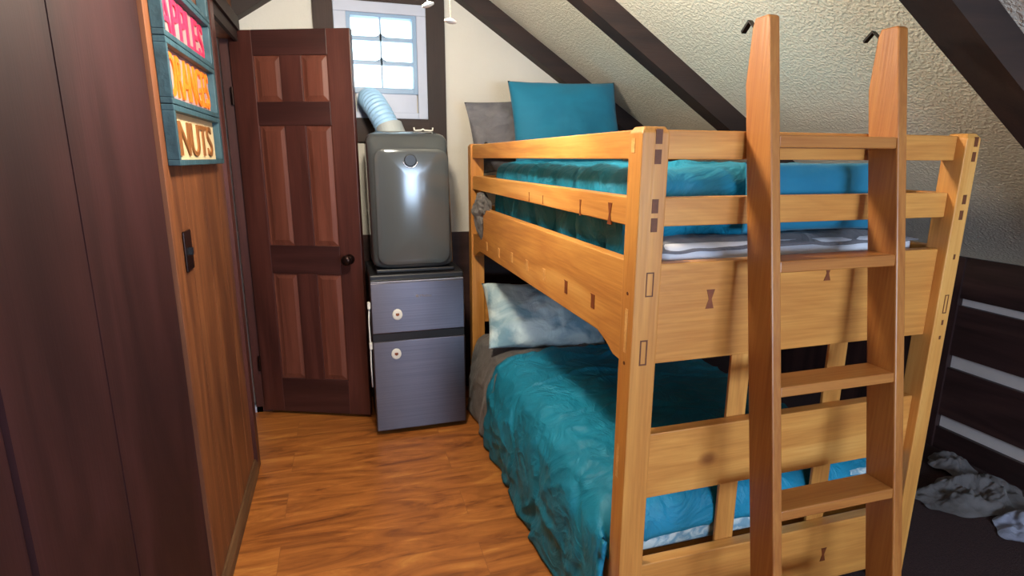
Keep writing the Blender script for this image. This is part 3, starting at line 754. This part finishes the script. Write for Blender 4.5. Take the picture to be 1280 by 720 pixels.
for (x, y, zb, tl) in ((.326, 1.70, 1.876, .12), (.263, 1.70, 1.914, -.35)):
    bm = bmesh.new(); n = int((2.22-zb)/.0055)
    tube(bm, [(x, y, zb+.002), (x, y, 2.22)], .0008, 6)
    for i in range(n):
        bmesh.ops.create_icosphere(bm, subdivisions=1, radius=.0018, matrix=Matrix.Translation((x, y, zb+.004+i*.0055)))
    ch = obj('pull_chain', bm, M['cord'], fan, smooth=True)
    bm = bmesh.new(); lathe(bm, [(.005, .007), (.0165, .002), (.018, -.001), (.0165, -.004), (.005, -.007)], (0, 0, 0), 'z', 24)
    bmesh.ops.transform(bm, matrix=Matrix.Translation((x, y, zb)) @ Matrix.Rotation(tl, 4, 'Y') @ Matrix.Rotation(.15, 4, 'X'), verts=bm.verts)
    obj('disc', bm, M['white_plastic'], ch, smooth=True)

# ------------------------------------------------------------------ crate signs on the left wall
def sign(z0, z1, word, lm, bmat, label, y0=1.915, y1=2.60, d=.034, text=None):
    rt_ = root('wall_sign', (XL, (y0+y1)/2, z0), label, 'sign', 'painted produce signs stacked on the panelled wall')
    t = .017
    bm = bmesh.new(); X0, X1 = XL+.0005, XL+d
    box(bm, X0, X1, y0, y1, z0, z0+t); box(bm, X0, X1, y0, y1, z1-t, z1); box(bm, X0, X1, y0, y0+t, z0+t, z1-t); box(bm, X0, X1, y1-t*2.2, y1, z0+t, z1-t)
    obj('frame', bm, M['crate_teal'], rt_, bevel=.002)
    if word:
        obj('board', B(X0, X0+.010, y0+t, y1-t*2.2, z0+t, z1-t), bmat, rt_)
        a0, a1, b0, b1 = text
        bm = place_text(word, lambda u, v, dd: (X0+.0125+dd, a0+(a1-a0)*u, b0+(b1-b0)*v), .003, .004)
        obj('lettering', bm, lm, rt_)
    return rt_
sign(1.474, 1.648, 'NUTS', M['letter_brown'], M['board_cream'], 'teal-framed wooden sign reading NUTS in brown letters, lowest on the panelled wall', text=(2.03, 2.50, 1.502, 1.610))
sign(1.650, 1.832, 'ORANGES', M['letter_orange'], M['board_pink'], 'teal-framed wooden sign reading ORANGES in orange letters on the panelled wall', text=(1.975, 2.545, 1.678, 1.806))
sign(1.834, 2.000, 'APPLES', M['letter_pink'], M['board_pink'], 'teal-framed wooden sign reading APPLES in pink letters on the panelled wall', text=(1.97, 2.54, 1.856, 1.978))
sign(2.002, 2.17, None, None, None, 'empty teal wooden frame above the APPLES sign on the panelled wall')
# light switch plate
sw = props(obj('light_switch', B(XL+.0005, XL+.007, 1.965, 2.05, 1.145, 1.272), M['bronze'], bevel=.003), 'dark brown light switch plate on the wooden wall below the signs', 'light switch')
obj('toggle', B(XL+.007, XL+.018, 2.0, 2.013, 1.195, 1.218), M['black'], sw)

# ------------------------------------------------------------------ cloths on the floor at the right
def heap(cx, cy, rx, ry, hgt, seed, zb=.014):
    def fn(u, v):
        a = u*2*PI; r = v
        k = 1+.35*nz(math.cos(a)*1.5, math.sin(a)*1.5, seed)
        x = cx+rx*r*k*math.cos(a); y = cy+ry*r*k*math.sin(a)
        h = hgt*(1-r**2)*(.25+2.2*(1-abs(fbm(x*6, y*6, seed))*2.5 if abs(fbm(x*6, y*6, seed)) < .4 else 0)*.6)+.02*abs(nz(x*16, y*16, seed))
        return (x, y, zb+max(.002, h))
    return fn
o = obj('cloth', grid(heap(2.66, 1.60, 0.30, .14, .055, 3.1), 110, 40, True), M['cloth_greybrown'], smooth=True)
props(o, 'crumpled grey-brown cloth lying on the dark floor behind the paler cloth', 'cloth')
o = obj('cloth', grid(heap(3.02-.2, 1.80, .10, .12, .05, 6.6), 80, 30, True), M['cloth_greybrown'], smooth=True)
props(o, 'small dim grey cloth against the dark boards behind the larger crumpled cloths', 'cloth')
o = obj('cloth', grid(heap(2.66, 1.34, .17, .11, .05, 9.4), 110, 40, True), M['cloth_pale'], smooth=True)
props(o, 'crumpled pale bluish cloth nearest the viewer on the dark floor at right', 'cloth')
